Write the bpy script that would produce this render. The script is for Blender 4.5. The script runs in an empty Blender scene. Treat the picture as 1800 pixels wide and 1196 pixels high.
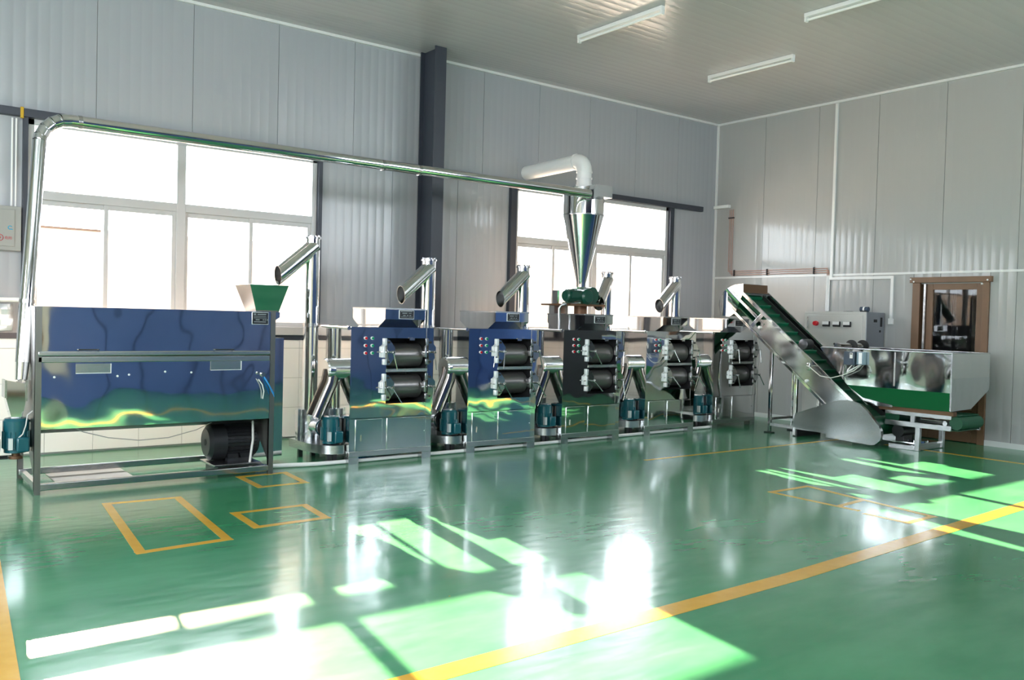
import bpy, bmesh, math, random
from mathutils import Vector, Matrix
random.seed(4)
SC = bpy.context.scene
COL = SC.collection
PI = math.pi
# ------------------------------------------------------------------ camera, sky, sun, exposure
# X runs along the window wall, Y towards it, Z up; metres; the lens is 1.5 m above the floor
YW, XR, CH = 9.843, 11.79, 4.84            # window wall, right wall, ceiling height
XL, YF = -4.2, -0.7                        # left wall, front wall (both outside the frame)
F, YAW, PIT, ROL = 1551.0, .6526, -.0258, .0259
cy, sy, cp, sp = math.cos(YAW), math.sin(YAW), math.cos(PIT), math.sin(PIT)
fw = Vector((sy*cp, cy*cp, sp)); rt = Vector((cy, -sy, 0)); up = rt.cross(fw)
r2 = math.cos(ROL)*rt + math.sin(ROL)*up; u2 = -math.sin(ROL)*rt + math.cos(ROL)*up
cam = bpy.data.cameras.new('camera'); co = bpy.data.objects.new('camera', cam); COL.objects.link(co)
cam.sensor_width = 36; cam.sensor_fit = 'HORIZONTAL'; cam.lens = F*36/1800; cam.clip_start = .05; cam.clip_end = 300
co.matrix_world = Matrix(((r2.x, u2.x, -fw.x, 0), (r2.y, u2.y, -fw.y, 0), (r2.z, u2.z, -fw.z, 1.5), (0, 0, 0, 1)))
SC.camera = co

SKY, SUN, EXPO = 6.6, 40.0, 1.25
w = bpy.data.worlds.new('world'); SC.world = w; w.use_nodes = True
bg = w.node_tree.nodes['Background']
bg.inputs[0].default_value = (.88, .93, 1.0, 1); bg.inputs[1].default_value = SKY
w.cycles.sampling_method = 'MANUAL'; w.cycles.sample_map_resolution = 256
sl = bpy.data.lights.new('sun', 'SUN'); so = bpy.data.objects.new('sun', sl); COL.objects.link(so)
sl.energy = SUN; sl.angle = math.radians(.45); sl.color = (1, .64, .42)
so.location = (3, 20, 10)
so.rotation_euler = Vector((-.160, -1, -.44)).to_track_quat('-Z', 'Y').to_euler()
def portal(x, y, z, sx, sz, rot):
    l = bpy.data.lights.new('window_portal', 'AREA'); l.shape = 'RECTANGLE'; l.size = sx; l.size_y = sz
    l.cycles.is_portal = True
    o = bpy.data.objects.new('window_portal', l); COL.objects.link(o); o.location = (x, y, z); o.rotation_euler = rot
vs = SC.view_settings
vs.view_transform = 'Standard'; vs.look = 'None'; vs.gamma = 1; vs.use_curve_mapping = False; vs.exposure = EXPO
cyc = SC.cycles
cyc.use_denoising = True; cyc.max_bounces = 12; cyc.diffuse_bounces = 6; cyc.glossy_bounces = 12
cyc.transparent_max_bounces = 12; cyc.sample_clamp_indirect = 8; cyc.blur_glossy = 1.0

# ------------------------------------------------------------------ materials
def mat(name, col, rough=.5, metal=0.0, bump=None, vary=None, coat=0, spec=.5, stretch=None):
    """bump=(scale, height, detail); vary=(scale, amount, second colour)"""
    m = bpy.data.materials.new(name); m.use_nodes = True
    nt = m.node_tree; b = nt.nodes['Principled BSDF']
    b.inputs['Base Color'].default_value = (*col, 1); b.inputs['Roughness'].default_value = rough
    b.inputs['Metallic'].default_value = metal; b.inputs['Specular IOR Level'].default_value = spec
    if coat: b.inputs['Coat Weight'].default_value = coat; b.inputs['Coat Roughness'].default_value = .09
    if bump or vary:
        tc = nt.nodes.new('ShaderNodeTexCoord'); oi = nt.nodes.new('ShaderNodeObjectInfo')
        mul = nt.nodes.new('ShaderNodeVectorMath'); mul.operation = 'SCALE'; mul.inputs[0].default_value = (17, 31, 23)
        nt.links.new(oi.outputs['Random'], mul.inputs['Scale'])
        ad = nt.nodes.new('ShaderNodeVectorMath'); nt.links.new(tc.outputs['Object'], ad.inputs[0]); nt.links.new(mul.outputs[0], ad.inputs[1])
        src = ad.outputs[0]
        if stretch:
            mp = nt.nodes.new('ShaderNodeMapping'); mp.inputs['Scale'].default_value = stretch
            nt.links.new(src, mp.inputs[0]); src = mp.outputs[0]
    if bump:
        n = nt.nodes.new('ShaderNodeTexNoise'); n.inputs['Scale'].default_value = bump[0]; n.inputs['Detail'].default_value = bump[2]
        nt.links.new(src, n.inputs['Vector'])
        bp = nt.nodes.new('ShaderNodeBump'); bp.inputs['Strength'].default_value = 1; bp.inputs['Distance'].default_value = bump[1]
        nt.links.new(n.outputs['Fac'], bp.inputs['Height']); nt.links.new(bp.outputs[0], b.inputs['Normal'])
    if vary:
        n = nt.nodes.new('ShaderNodeTexNoise'); n.inputs['Scale'].default_value = vary[0]; n.inputs['Detail'].default_value = 5
        nt.links.new(src, n.inputs['Vector'])
        rp = nt.nodes.new('ShaderNodeMapRange'); rp.inputs[1].default_value = .35; rp.inputs[2].default_value = .68
        rp.inputs[4].default_value = vary[1]; nt.links.new(n.outputs['Fac'], rp.inputs[0])
        mx = nt.nodes.new('ShaderNodeMix'); mx.data_type = 'RGBA'
        mx.inputs['A'].default_value = (*col, 1); mx.inputs['B'].default_value = (*vary[2], 1)
        nt.links.new(rp.outputs[0], mx.inputs['Factor']); nt.links.new(mx.outputs['Result'], b.inputs['Base Color'])
    return m
def glass(name, tint=(.97, .98, .98), refl=1.0):
    m = bpy.data.materials.new(name); m.use_nodes = True; nt = m.node_tree; nt.nodes.clear()
    o = nt.nodes.new('ShaderNodeOutputMaterial'); mx = nt.nodes.new('ShaderNodeMixShader')
    t = nt.nodes.new('ShaderNodeBsdfTransparent'); t.inputs[0].default_value = (*tint, 1)
    g = nt.nodes.new('ShaderNodeBsdfGlossy'); g.inputs['Roughness'].default_value = .02
    fr = nt.nodes.new('ShaderNodeFresnel'); fr.inputs[0].default_value = 1.5
    ge = nt.nodes.new('ShaderNodeNewGeometry'); sb = nt.nodes.new('ShaderNodeMath'); sb.operation = 'MULTIPLY_ADD'   # the far face of a pane adds nothing
    sb.inputs[1].default_value = -1; sb.inputs[2].default_value = 1; nt.links.new(ge.outputs['Backfacing'], sb.inputs[0])
    ml = nt.nodes.new('ShaderNodeMath'); ml.operation = 'MULTIPLY'; nt.links.new(fr.outputs[0], ml.inputs[0]); nt.links.new(sb.outputs[0], ml.inputs[1])
    nt.links.new(ml.outputs[0], mx.inputs[0]); nt.links.new(t.outputs[0], mx.inputs[1]); nt.links.new(g.outputs[0], mx.inputs[2])
    nt.links.new(mx.outputs[0], o.inputs[0]); return m

M = dict(
    floor=mat('green_epoxy', (.034, .218, .098), .24, bump=(3.6, .0034, 1.6), vary=(1.5, .85, (.064, .280, .135)), spec=.25, coat=.30, stretch=(1, 2.2, 1)),
    yellow=mat('yellow_floor_paint', (.60, .33, .030), .22, vary=(14, .5, (.68, .40, .045))),
    panel=mat('white_coated_sheet', (.365, .382, .400), .20, bump=(1.6, .003, 1), vary=(.8, .3, (.345, .362, .382))),
    panel_r=mat('ivory_coated_sheet', (.40, .405, .39), .13, bump=(1.6, .002, 1), spec=.3, vary=(.8, .3, (.385, .39, .375))),
    ceil=mat('ceiling_sheet', (.45, .445, .455), .22, bump=(1.2, .004, 1)),
    trimw=mat('white_trim', (.72, .73, .71), .35),
    tile=mat('white_glazed_tile', (.92, .90, .86), .18, vary=(3, .4, (.89, .87, .82))),
    grout=mat('grey_grout', (.38, .38, .36), .8),
    pvc=mat('white_window_pvc', (.46, .47, .47), .3),
    dark=mat('dark_steel_paint', (.032, .038, .052), .38, bump=(30, .0005, 2)),
    blue=mat('blue_coated_sheet', (.080, .150, .38), .5, vary=(1.5, .6, (.062, .122, .32))),
    bluej=mat('dark_blue_joint', (.008, .015, .07), .6),
    cream=mat('cream_wall_paint', (.72, .66, .55), .6),
    black=mat('black_recess', (.012, .013, .014), .6),
    ply=mat('brown_door_frame', (.19, .105, .055), .4, vary=(5, .6, (.15, .085, .045))),
    glass=glass('clear_pane'),
    steel=mat('polished_steel', (.72, .73, .74), .045, 1, bump=(2.6, .0085, .6)),
    steelf=mat('polished_sheet', (.70, .71, .72), .05, 1, bump=(1.7, .0028, .3)),
    pipe=mat('polished_pipe', (.74, .74, .74), .07, 1),
    brushed=mat('brushed_steel', (.56, .57, .58), .27, 1, bump=(60, .0006, 2), stretch=(.1, 1, 1)),
    satin=mat('satin_sheet', (.60, .61, .61), .13, 1, bump=(1.6, .003, .4)),
    guard=mat('dull_guard_sheet', (.27, .29, .28), .20, 1, bump=(1.5, .003, .4)),
    ebox=mat('grey_box_paint', (.30, .31, .29), .4),
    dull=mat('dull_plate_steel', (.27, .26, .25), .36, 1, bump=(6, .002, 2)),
    chutes=mat('darkened_chute_steel', (.34, .31, .28), .06, 1),  # reflection of dark surroundings put into the chutes' base colour
    steelw=mat('wavy_polished_sheet', (.72, .73, .74), .04, 1, bump=(3.2, .0055, .6)),
    rail=mat('scuffed_steel', (.50, .50, .51), .24, 1, bump=(9, .003, 3)),
    galv=mat('galvanised_sheet', (.62, .64, .66), .22, 1, bump=(9, .012, 2)),
    bright=mat('satin_aluminium', (.88, .89, .90), .30, .45),
    lever=mat('chromed_rod', (.62, .62, .62), .16, 1),
    roll=mat('dark_roller_steel', (.20, .19, .185), .30, .75, bump=(40, .0006, 2)),
    cav=mat('shadowy_inner_steel', (.10, .10, .105), .35, .8),  # even dark steel tone for inner walls and small parts
    teal=mat('teal_motor_paint', (.006, .092, .118), .26, coat=.4, bump=(25, .0006, 2)),
    green=mat('green_cast_paint', (.003, .062, .040), .28, coat=.4, bump=(20, .0008, 2)),
    mblack=mat('black_motor_paint', (.016, .017, .019), .38, bump=(50, .0004, 2)),
    rubber=mat('black_rubber', (.015, .015, .015), .6),
    belt=mat('dark_green_belt', (.004, .075, .034), .42),
    cleat=mat('green_belt_cleat', (.005, .16, .075), .4),
    skirt=mat('green_skirt', (.002, .105, .032), .32),
    brown=mat('rusty_brown_steel', (.16, .085, .045), .45, .5),
    cab=mat('grey_cabinet_paint', (.52, .53, .50), .38, .25, bump=(80, .0004, 2)),
    cabs=mat('brushed_cabinet_side', (.30, .32, .35), .35, .7),
    white=mat('white_plastic', (.82, .82, .80), .35),
    tube=mat('fluorescent_tube', (.85, .86, .84), .3),
    cable=mat('white_cable', (.70, .70, .66), .45),
    redb=mat('red_lens', (.55, .012, .02), .2),
    grnb=mat('green_lens', (.004, .26, .12), .2),
    copper=mat('red_brown_conduit', (.45, .25, .19), .45),
    ybox=mat('yellow_tape', (.55, .33, .01), .5),
    cyan=mat('blue_plastic', (.01, .25, .62), .4),
    inkb=mat('blue_ink', (.02, .30, .50), .5), inkr=mat('red_ink', (.42, .03, .04), .5),
    plate=mat('black_nameplate', (.012, .012, .018), .35), ptext=mat('nameplate_print', (.27, .30, .31), .4),
    pale=mat('pale_blue_plastic', (.20, .29, .36), .4),
    vfd=mat('blue_grey_plastic', (.045, .070, .105), .4), board=mat('pale_board', (.52, .47, .40), .6),
    concrete=mat('pale_yard_concrete', (.55, .53, .48), .8, vary=(.6, .6, (.48, .46, .42))),
    render=mat('cream_render', (.66, .60, .50), .8, vary=(1.2, .7, (.60, .52, .43))),
    coping=mat('brown_coping', (.085, .065, .05), .8),
    grey=mat('grey_print', (.35, .36, .36), .5),
)

# ------------------------------------------------------------------ mesh builder
class MB:
    def __init__(s): s.v = []; s.f = []
    def add(s, vs, fs):
        n = len(s.v); s.v += [tuple(v) for v in vs]; s.f += [tuple(i+n for i in f) for f in fs]; return s
    def box(s, x0, x1, y0, y1, z0, z1):
        return s.add([(x0,y0,z0),(x1,y0,z0),(x1,y1,z0),(x0,y1,z0),(x0,y0,z1),(x1,y0,z1),(x1,y1,z1),(x0,y1,z1)],
                     [(0,3,2,1),(4,5,6,7),(0,1,5,4),(1,2,6,5),(2,3,7,6),(3,0,4,7)])
    def cyl(s, p0, p1, r0, r1=None, n=20, caps=(True, True)):
        r1 = r0 if r1 is None else r1
        p0, p1 = Vector(p0), Vector(p1); d = (p1-p0).normalized()
        a = d.orthogonal().normalized(); b = d.cross(a); vs = []
        for p, r in ((p0, r0), (p1, r1)):
            vs += [p + (a*math.cos(2*PI*i/n)+b*math.sin(2*PI*i/n))*r for i in range(n)]
        fs = [(i, (i+1) % n, n+(i+1) % n, n+i) for i in range(n)]
        if caps[0]: fs.append(tuple(range(n-1, -1, -1)))
        if caps[1]: fs.append(tuple(range(n, 2*n)))
        return s.add(vs, fs)
    def prism(s, pts, ax, a0, a1):
        """pts: 'x'->(y,z)  'y'->(x,z)  'z'->(x,y)"""
        def P(p, a): return (a, p[0], p[1]) if ax == 'x' else (p[0], a, p[1]) if ax == 'y' else (p[0], p[1], a)
        n = len(pts); vs = [P(p, a0) for p in pts] + [P(p, a1) for p in pts]
        return s.add(vs, [tuple(range(n-1, -1, -1)), tuple(range(n, 2*n))] + [(i, (i+1) % n, n+(i+1) % n, n+i) for i in range(n)])
    def tube(s, path, r, n=10, caps=True):
        ps = [Vector(p) for p in path]; k = len(ps); rings = []; a = None
        for i, p in enumerate(ps):
            d0 = (ps[i]-ps[i-1]).normalized() if i else (ps[1]-ps[0]).normalized()
            d1 = (ps[i+1]-ps[i]).normalized() if i < k-1 else d0
            t = (d0+d1).normalized()
            a = t.orthogonal().normalized() if a is None else (a - t*a.dot(t)).normalized()
            b = t.cross(a); c = max(.5, t.dot(d0)); m = (d1-d0)
            mm = m.normalized() if m.length > 1e-5 else None
            ring = []
            for j in range(n):
                o = (a*math.cos(2*PI*j/n)+b*math.sin(2*PI*j/n))*r
                if mm is not None: o = o + mm*(o.dot(mm))*(1/c-1)
                ring.append(p+o)
            rings.append(ring)
        vs = [v for rg in rings for v in rg]; fs = []
        for i in range(k-1):
            for j in range(n): fs.append((i*n+j, i*n+(j+1) % n, (i+1)*n+(j+1) % n, (i+1)*n+j))
        if caps: fs += [tuple(range(n-1, -1, -1)), tuple(range((k-1)*n, k*n))]
        return s.add(vs, fs)
    def lathe(s, prof, c, n=32):
        """prof of (r, z) about a vertical axis through c"""
        vs = []; k = len(prof)
        for r, z in prof: vs += [(c[0]+r*math.cos(2*PI*j/n), c[1]+r*math.sin(2*PI*j/n), c[2]+z) for j in range(n)]
        return s.add(vs, [(i*n+j, i*n+(j+1) % n, (i+1)*n+(j+1) % n, (i+1)*n+j) for i in range(k-1) for j in range(n)])
    def sheet(s, pts, t):
        """a thin plate: polygon pts (3-D, planar) given thickness t along its normal"""
        ps = [Vector(p) for p in pts]; nn = (ps[1]-ps[0]).cross(ps[2]-ps[0]).normalized()*t; n = len(ps)
        return s.add(ps + [p+nn for p in ps], [tuple(range(n-1, -1, -1)), tuple(range(n, 2*n))] + [(i, (i+1) % n, n+(i+1) % n, n+i) for i in range(n)])
    def build(s, name, m, parent=None, loc=None, bevel=0, label=None, ang=35, sub=None):
        me = bpy.data.meshes.new(name)
        vs = s.v if loc is None else [(v[0]-loc[0], v[1]-loc[1], v[2]-loc[2]) for v in s.v]
        me.from_pydata([tuple(v) for v in vs], [], s.f)
        bm = bmesh.new(); bm.from_mesh(me); bmesh.ops.recalc_face_normals(bm, faces=bm.faces); bm.to_mesh(me); bm.free()
        me.polygons.foreach_set('use_smooth', [True]*len(me.polygons)); me.set_sharp_from_angle(angle=math.radians(ang))
        me.materials.append(M[m] if isinstance(m, str) else m)
        o = bpy.data.objects.new(name, me); COL.objects.link(o)
        if loc is not None: o.location = loc
        if parent: o.parent = parent
        if bevel:
            bv = o.modifiers.new('bevel', 'BEVEL'); bv.width = bevel; bv.segments = 2; bv.limit_method = 'ANGLE'; bv.angle_limit = math.radians(40)
        if label: o['label'] = label
        return o
def thing(name, label, cat, loc=(0, 0, 0), group=None):
    o = bpy.data.objects.new(name, None); COL.objects.link(o); o.location = loc; o.empty_display_size = .1
    o['label'] = label; o['category'] = cat
    if group: o['group'] = group
    return o
def tag(o, label, cat, group=None):
    o['label'] = label; o['category'] = cat
    if group: o['group'] = group
    return o
def struct(o): o['kind'] = 'structure'; return o
KIDS = {}
def copy_tree(o, parent=None):
    c = o.copy(); COL.objects.link(c)
    if parent: c.parent = parent
    for ch in [k for k in bpy.data.objects if k.parent == o]: copy_tree(ch, c)
    return c
def inst(src, loc, parent):
    c = src.copy(); COL.objects.link(c); c.parent = parent; c.location = loc; return c
def arc(c, r, a0, a1, n):
    return [(c[0]+r*math.cos(math.radians(a0+(a1-a0)*i/n)), c[1]+r*math.sin(math.radians(a0+(a1-a0)*i/n))) for i in range(n+1)]

# ------------------------------------------------------------------ the room
WIN = [(1.47, 4.53), (7.51, 10.62)]; WZ0, WZ1 = 1.22, 3.33
floor = struct(MB().box(XL-.1, XR+2.6, YF-.1, YW+.12, -.12, 0).build('floor', 'floor'))
ceiling = struct(MB().box(XL-.1, XR+.1, YF-.1, YW+.1, CH+.012, CH+.15).build('ceiling', 'ceil'))
y0 = YF
for i, y1 in enumerate((-.02, 1.0, 2.02, 3.04, 4.06, 5.10, 6.12, 7.14, 8.16, 9.18, YW)):
    pn = MB()                                   # long ceiling sheets with a recessed joint and shallow ribs
    xs = [y0+.001 + (y1-y0-.002)*k/8 for k in range(9)]
    pts = []
    for k in range(8): pts += [(xs[k], CH), (xs[k]+.004, CH+.0004), (xs[k]+.008, CH)]
    pts += [(xs[8], CH), (xs[8], CH+.011), (xs[0], CH+.011)]
    pn.prism(pts, 'x', XL, XR).build('panel', 'ceil', ceiling); y0 = y1
def wall_with_holes(name, axis, a, t, lo, hi, holes, m):
    """axis 'y': wall in the x-z plane at y=a..a+t; axis 'x': in the y-z plane"""
    mb = MB(); cuts = sorted({lo, hi, *[h[0] for h in holes], *[h[1] for h in holes]})
    for p, q in zip(cuts, cuts[1:]):
        hs = [h for h in holes if h[0] <= p+1e-6 and h[1] >= q-1e-6]
        zs = [(0, CH+.1)] if not hs else [(0, hs[0][2]), (hs[0][3], CH+.1)]
        for z0, z1 in zs:
            if z1-z0 < .01: continue
            mb.box(p, q, a, a+t, z0, z1) if axis == 'y' else mb.box(a, a+t, p, q, z0, z1)
    return struct(mb.build(name, m))
wall_back = wall_with_holes('wall_back', 'y', YW+.012, .10, XL-.1, XR+.1, [(WIN[0][0], WIN[0][1], WZ0, WZ1), (WIN[1][0], WIN[1][1], WZ0, WZ1)], 'grout')
DY0, DY1, DZ = 5.40, 6.25, 2.10
wall_right = wall_with_holes('wall_right', 'x', XR+.012, .10, YF-.1, YW+.1, [(DY0, DY1, 0, DZ)], 'grout')
FILL_LW = [(-.2, 2.8, 1.1, 3.7), (3.3, 6.3, 1.1, 3.7)]
wall_left = wall_with_holes('wall_left', 'x', XL-.1, .10, YF-.1, YW+.1, FILL_LW, 'cream')
FILL_FW = [(-3.9, -1.0, 2.9, 4.3), (-.3, 2.6, 2.9, 4.3), (8.4, 11.5, 2.9, 4.3)]
wall_front = wall_with_holes('wall_front', 'y', YF-.1, .10, XL-.1, XR+.1, FILL_FW, 'bluej')
# ribbed coated sheets of the two visible walls, one by one
def ribbed(w_, h_, ribs, m):
    pts = [(0, .011), (0, 0)]
    for k in range(1, ribs):
        x = w_*k/ribs; pts += [(x-.006, 0), (x, .0006), (x+.006, 0)]
    pts += [(w_, 0), (w_, .011)]
    return pts
def back_sheet(x0, x1, z0, z1):
    pts = [(x0+.003+p[0], YW+p[1]) for p in ribbed(x1-x0-.006, 0, max(3, round((x1-x0)*9)), 0)]
    MB().prism(pts, 'z', z0, z1).build('panel', 'panel', wall_back)
def right_sheet(ya, yb, z0, z1):
    blue = yb < 1.5 and z0 < 1
    pts = [(XR+p[1], ya+.003+p[0]) for p in ribbed(yb-ya-.006, 0, max(2, round((yb-ya)*9)), 0)]
    MB().prism(pts, 'z', z0, z1).build('panel', 'blue' if blue else 'panel_r', wall_right)
x = 11.79
edges = [x - .97*k for k in range(17)] + [XL]
for a, b in zip(edges[1:], edges): back_sheet(max(a, XL), b, 3.37, CH)
for a, b in ((10.71, 11.79), (6.55, 7.41), (5.56, 6.55), (4.58, 5.56), (.48, 1.43), (-.5, .48), (-1.5, -.5), (-2.5, -1.5), (-3.5, -2.5), (XL, -3.5)):
    back_sheet(a, b, 1.2, 3.37)
ye = [YW - .97*k for k in range(11)] + [YF]
for a, b in zip(ye[1:], ye): right_sheet(a, b, 2.262, CH)
for a, b in zip(ye[1:], ye):
    if b <= DY0-.05 or a >= DY1+.08: right_sheet(a, b, 0, 2.248)
    else:
        if a < DY0-.09: right_sheet(a, DY0-.085, 0, 2.248)
        if b > DY1+.09: right_sheet(DY1+.085, b, 0, 2.248)
        right_sheet(max(a, DY0-.085), min(b, DY1+.085), 2.19, 2.248)
# glazed tiles below the sill
tl = MB().box(0, .446, 0, .011, 0, .346).build('tile', 'tile', wall_back); tl.location = (XL, YW-.006, .02)
k = 0
for i in range(36):
    xx = XL + i*.45
    for j in range(4):
        h = .346 if j < 3 else .09
        if i == 0 and j == 0: continue
        t_ = inst(tl, (xx, YW-.006, .02+.35*j), wall_back)
        if j == 3: t_.scale = (1, 1, .098/.346)
# front wall: blue coated panels with dark joints (behind the camera, seen in the polished steel)
xs_ = [2.85+.74*k for k in range(13)]
for a in xs_:
    MB().box(a, min(a+.70, XR), YF, YF+.03, 0, 2.7).build('panel', 'blue', wall_front)
for k in range(8): MB().box(XL+k*.88, XL+k*.88+.873, YF, YF+.03, 0, 2.7).build('panel', 'cream', wall_front)
MB().box(1.8, 2.62, YF+.03, YF+.06, 0, 2.2).build('door_frame', 'ply', wall_front)
MB().box(1.88, 2.54, YF+.055, YF+.07, .1, 2.1).build('door_leaf', 'cream', wall_front); MB().box(2.0, 2.42, YF+.065, YF+.08, 1.2, 1.9).build('door_window', 'black', wall_front)
for k in range(12):
    MB().box(XL+k*1.35, XL+k*1.35+1.33, YF, YF+.03, 4.3, CH).build('panel', 'panel', wall_front)
# trims
struct(MB().box(XL, XR, YW-.035, YW-.002, CH-.035, CH-.002).build('trim_1', 'trimw'))
struct(MB().box(XR-.035, XR-.002, YF, YW-.036, CH-.035, CH-.002).build('trim_2', 'trimw'))
struct(MB().box(XR-.03, XR-.001, YW-.03, YW-.001, 1.3, CH-.036).build('trim_3', 'trimw'))
struct(MB().box(XL, XR-.4, YW-.075, YW-.001, 3.33, 3.41).build('trim_4', 'dark', bevel=.004)).name = 'trim_4'
struct(MB().box(XL, XR-.03, YW-.03, YW-.007, 1.165, 1.222).build('trim_5', 'dark'))
struct(MB().box(XR-.012, XR-.001, YF, YW-.03, 2.238, 2.268).build('trim_6', 'trimw'))
struct(MB().box(XR-.015, XR-.001, YF, DY0-.09, 0, .07).build('baseboard_right', 'trimw'))
struct(MB().box(XR-.015, XR-.001, DY1+.09, YW-.01, 0, .07).build('baseboard_right_far', 'trimw')).name = 'baseboard_right.001'
for n_, (a, b) in enumerate(((1.425, 1.47), (4.53, 4.58), (7.41, 7.51), (10.62, 10.71))):
    struct(MB().box(a, b, YW-.06, YW+.01, 1.222, 3.33).build('trim_%d' % (7+n_), 'dark', bevel=.003))
tp = struct(MB().box(1.395, 1.425, YW-.085, YW-.055, 3.31, 3.42).build('trim_11', 'ybox', bevel=.006))
# steel H column
colm = thing('steel_column', 'dark grey steel H column rising between the two windows', 'column', (5.94, 9.56, 0))
def rel(mb, o): mb.v = [(v[0]-o[0], v[1]-o[1], v[2]-o[2]) for v in mb.v]; return mb
CO = (5.94, 9.56, 0)
rel(MB().box(5.855, 6.02, 9.37, 9.385, .02, CH-.001), CO).build('flange', 'dark', colm)
rel(MB().box(5.875, 6.02, 9.74, 9.755, .02, CH-.001), CO).build('flange', 'dark', colm)
rel(MB().box(5.933, 5.943, 9.385, 9.74, .02, CH-.001), CO).build('web', 'dark', colm)
rel(MB().box(5.80, 6.08, 9.33, 9.79, 0, .02), CO).build('base_plate', 'dark', colm)
# windows
def window(name, xa, xb, mull, splits):
    ya, yb = YW-.012, YW+.06
    fr = MB()
    fr.box(xa, xa+.06, ya, yb, WZ0, WZ1).box(xb-.06, xb, ya, yb, WZ0, WZ1).box(xa, xb, ya, yb, WZ1-.06, WZ1)
    fr.box(xa, xb, ya-.06, yb, WZ0+.003, WZ0+.10)
    fr.box(mull[0], mull[1], ya, yb, WZ0+.1, WZ1-.06)
    fr.box(xa+.06, mull[0], ya, yb, 2.55, 2.64).box(mull[1], xb-.06, ya, yb, 2.55, 2.64)
    wd = struct(fr.build(name, 'pvc', bevel=.004))
    for (a, b) in ((xa+.06, mull[0]), (mull[1], xb-.06)):
        MB().box(a, b, YW+.02, YW+.026, 2.64, WZ1-.06).build('pane', 'glass', wd)
    for n_, (a, b) in enumerate(splits):
        yo = YW+.004 if n_ % 2 else YW+.032
        s_ = MB().box(a, a+.042, yo, yo+.026, WZ0+.1, 2.55).box(b-.042, b, yo, yo+.026, WZ0+.1, 2.55)
        s_.box(a+.042, b-.042, yo, yo+.026, WZ0+.1, WZ0+.15).box(a+.042, b-.042, yo, yo+.026, 2.50, 2.55)
        sh = s_.build('sash', 'pvc', wd, bevel=.002)
        MB().box(a+.042, b-.042, yo+.010, yo+.016, WZ0+.15, 2.50).build('pane', 'glass', sh)
        if n_ in (1, 3): MB().box(a+.012, a+.030, yo-.012, yo, 1.95, 2.06).build('latch', 'pvc', sh)
    portal((xa+xb)/2, YW+.09, (WZ0+WZ1)/2+.05, xb-xa-.1, WZ1-WZ0-.15, (-PI/2, 0, 0))
    return wd
window('window_1', 1.47, 4.53, (2.905, 3.0), ((1.53, 2.225), (2.18, 2.905), (3.0, 3.765), (3.72, 4.47)))
window('window_2', 7.51, 10.62, (8.99, 9.085), ((7.57, 8.27), (8.225, 8.99), (9.085, 9.84), (9.795, 10.56)))
# unseen windows added for fill light: left wall, and high up in front wall
for n_, (a, b, z0, z1) in enumerate(FILL_LW):
    f_ = MB().box(XL-.07, XL, a, a+.06, z0, z1).box(XL-.07, XL, b-.06, b, z0, z1).box(XL-.07, XL, a, b, z0, z0+.06).box(XL-.07, XL, a, b, z1-.06, z1)
    f_.box(XL-.07, XL, (a+b)/2-.04, (a+b)/2+.04, z0, z1)
    wd = struct(f_.build('window_%d' % (3+n_), 'pvc'))
    MB().box(XL-.04, XL-.034, a+.06, b-.06, z0+.06, z1-.06).build('pane', 'glass', wd)
    portal(XL-.12, (a+b)/2, (z0+z1)/2, z1-z0, b-a, (0, -PI/2, 0))
for n_, (a, b, z0, z1) in enumerate(FILL_FW):
    f_ = MB().box(a, a+.06, YF-.07, YF, z0, z1).box(b-.06, b, YF-.07, YF, z0, z1).box(a, b, YF-.07, YF, z0, z0+.06).box(a, b, YF-.07, YF, z1-.06, z1)
    f_.box((a+b)/2-.04, (a+b)/2+.04, YF-.07, YF, z0, z1)
    wd = struct(f_.build('window_%d' % (6+n_), 'pvc'))
    MB().box(a+.06, b-.06, YF-.04, YF-.034, z0+.06, z1-.06).build('pane', 'glass', wd)
    portal((a+b)/2, YF-.12, (z0+z1)/2, b-a, z1-z0, (PI/2, 0, 0))
# yard outside
struct(MB().box(-60, 70, YW+.3, 80, -.4, -.15).build('yard_ground', 'concrete'))
bw = struct(MB().box(-12, 40, 11.0, 11.2, -.15, 2.36).build('boundary_wall', 'render'))
MB().box(-12, 2.4, 10.99, 11.21, 2.36, 2.385).build('coping', 'coping', bw)
MB().box(2.4, 40, 10.99, 11.21, 2.36, 2.385).build('coping', 'render', bw)
fs = MB()
for a_, b_ in ((XL-.1, WIN[0][0]), (WIN[0][1], WIN[1][0]), (WIN[1][1], XR+.1)): fs.box(a_, b_, YW+.113, YW+.125, 0, CH+.1)
for a_, b_ in WIN: fs.box(a_, b_, YW+.113, YW+.125, 0, WZ0).box(a_, b_, YW+.113, YW+.125, WZ1, CH+.1)
fs.build('outer_sheet', 'panel', wall_back)
# door in the right wall: brown framed glazed door, a plain room behind it
df = MB()
df.box(XR-.03, XR+.11, DY1-.02, DY1+.085, 0, 2.115).box(XR-.03, XR+.11, DY0-.085, DY0+.0, 0, 2.115).box(XR-.045, XR+.11, DY0-.12, DY1+.12, 2.115, 2.19)
door = struct(df.build('door_1', 'ply', bevel=.004))
lf = MB(); a, b = DY0+.002, DY1-.10
lf.box(XR+.01, XR+.05, a, a+.085, .01, 2.10).box(XR+.01, XR+.05, b-.085, b, .01, 2.10).box(XR+.01, XR+.05, a+.085, b-.085, 2.02, 2.10).box(XR+.01, XR+.05, a+.085, b-.085, .01, .14).box(XR+.01, XR+.05, a+.085, b-.085, .42, .50)
leaf = lf.build('door_leaf', 'ply', door, bevel=.004)
MB().box(XR+.025, XR+.033, a+.085, b-.085, .50, 2.02).build('pane', 'glass', leaf)
MB().box(XR+.022, XR+.036, a+.085, b-.085, .14, .42).build('kick_panel', 'ply', leaf)
MB().box(XR-.02, XR+.06, b+.002, b+.03, .01, 2.10).build('door_stop', 'rail', door)
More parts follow.
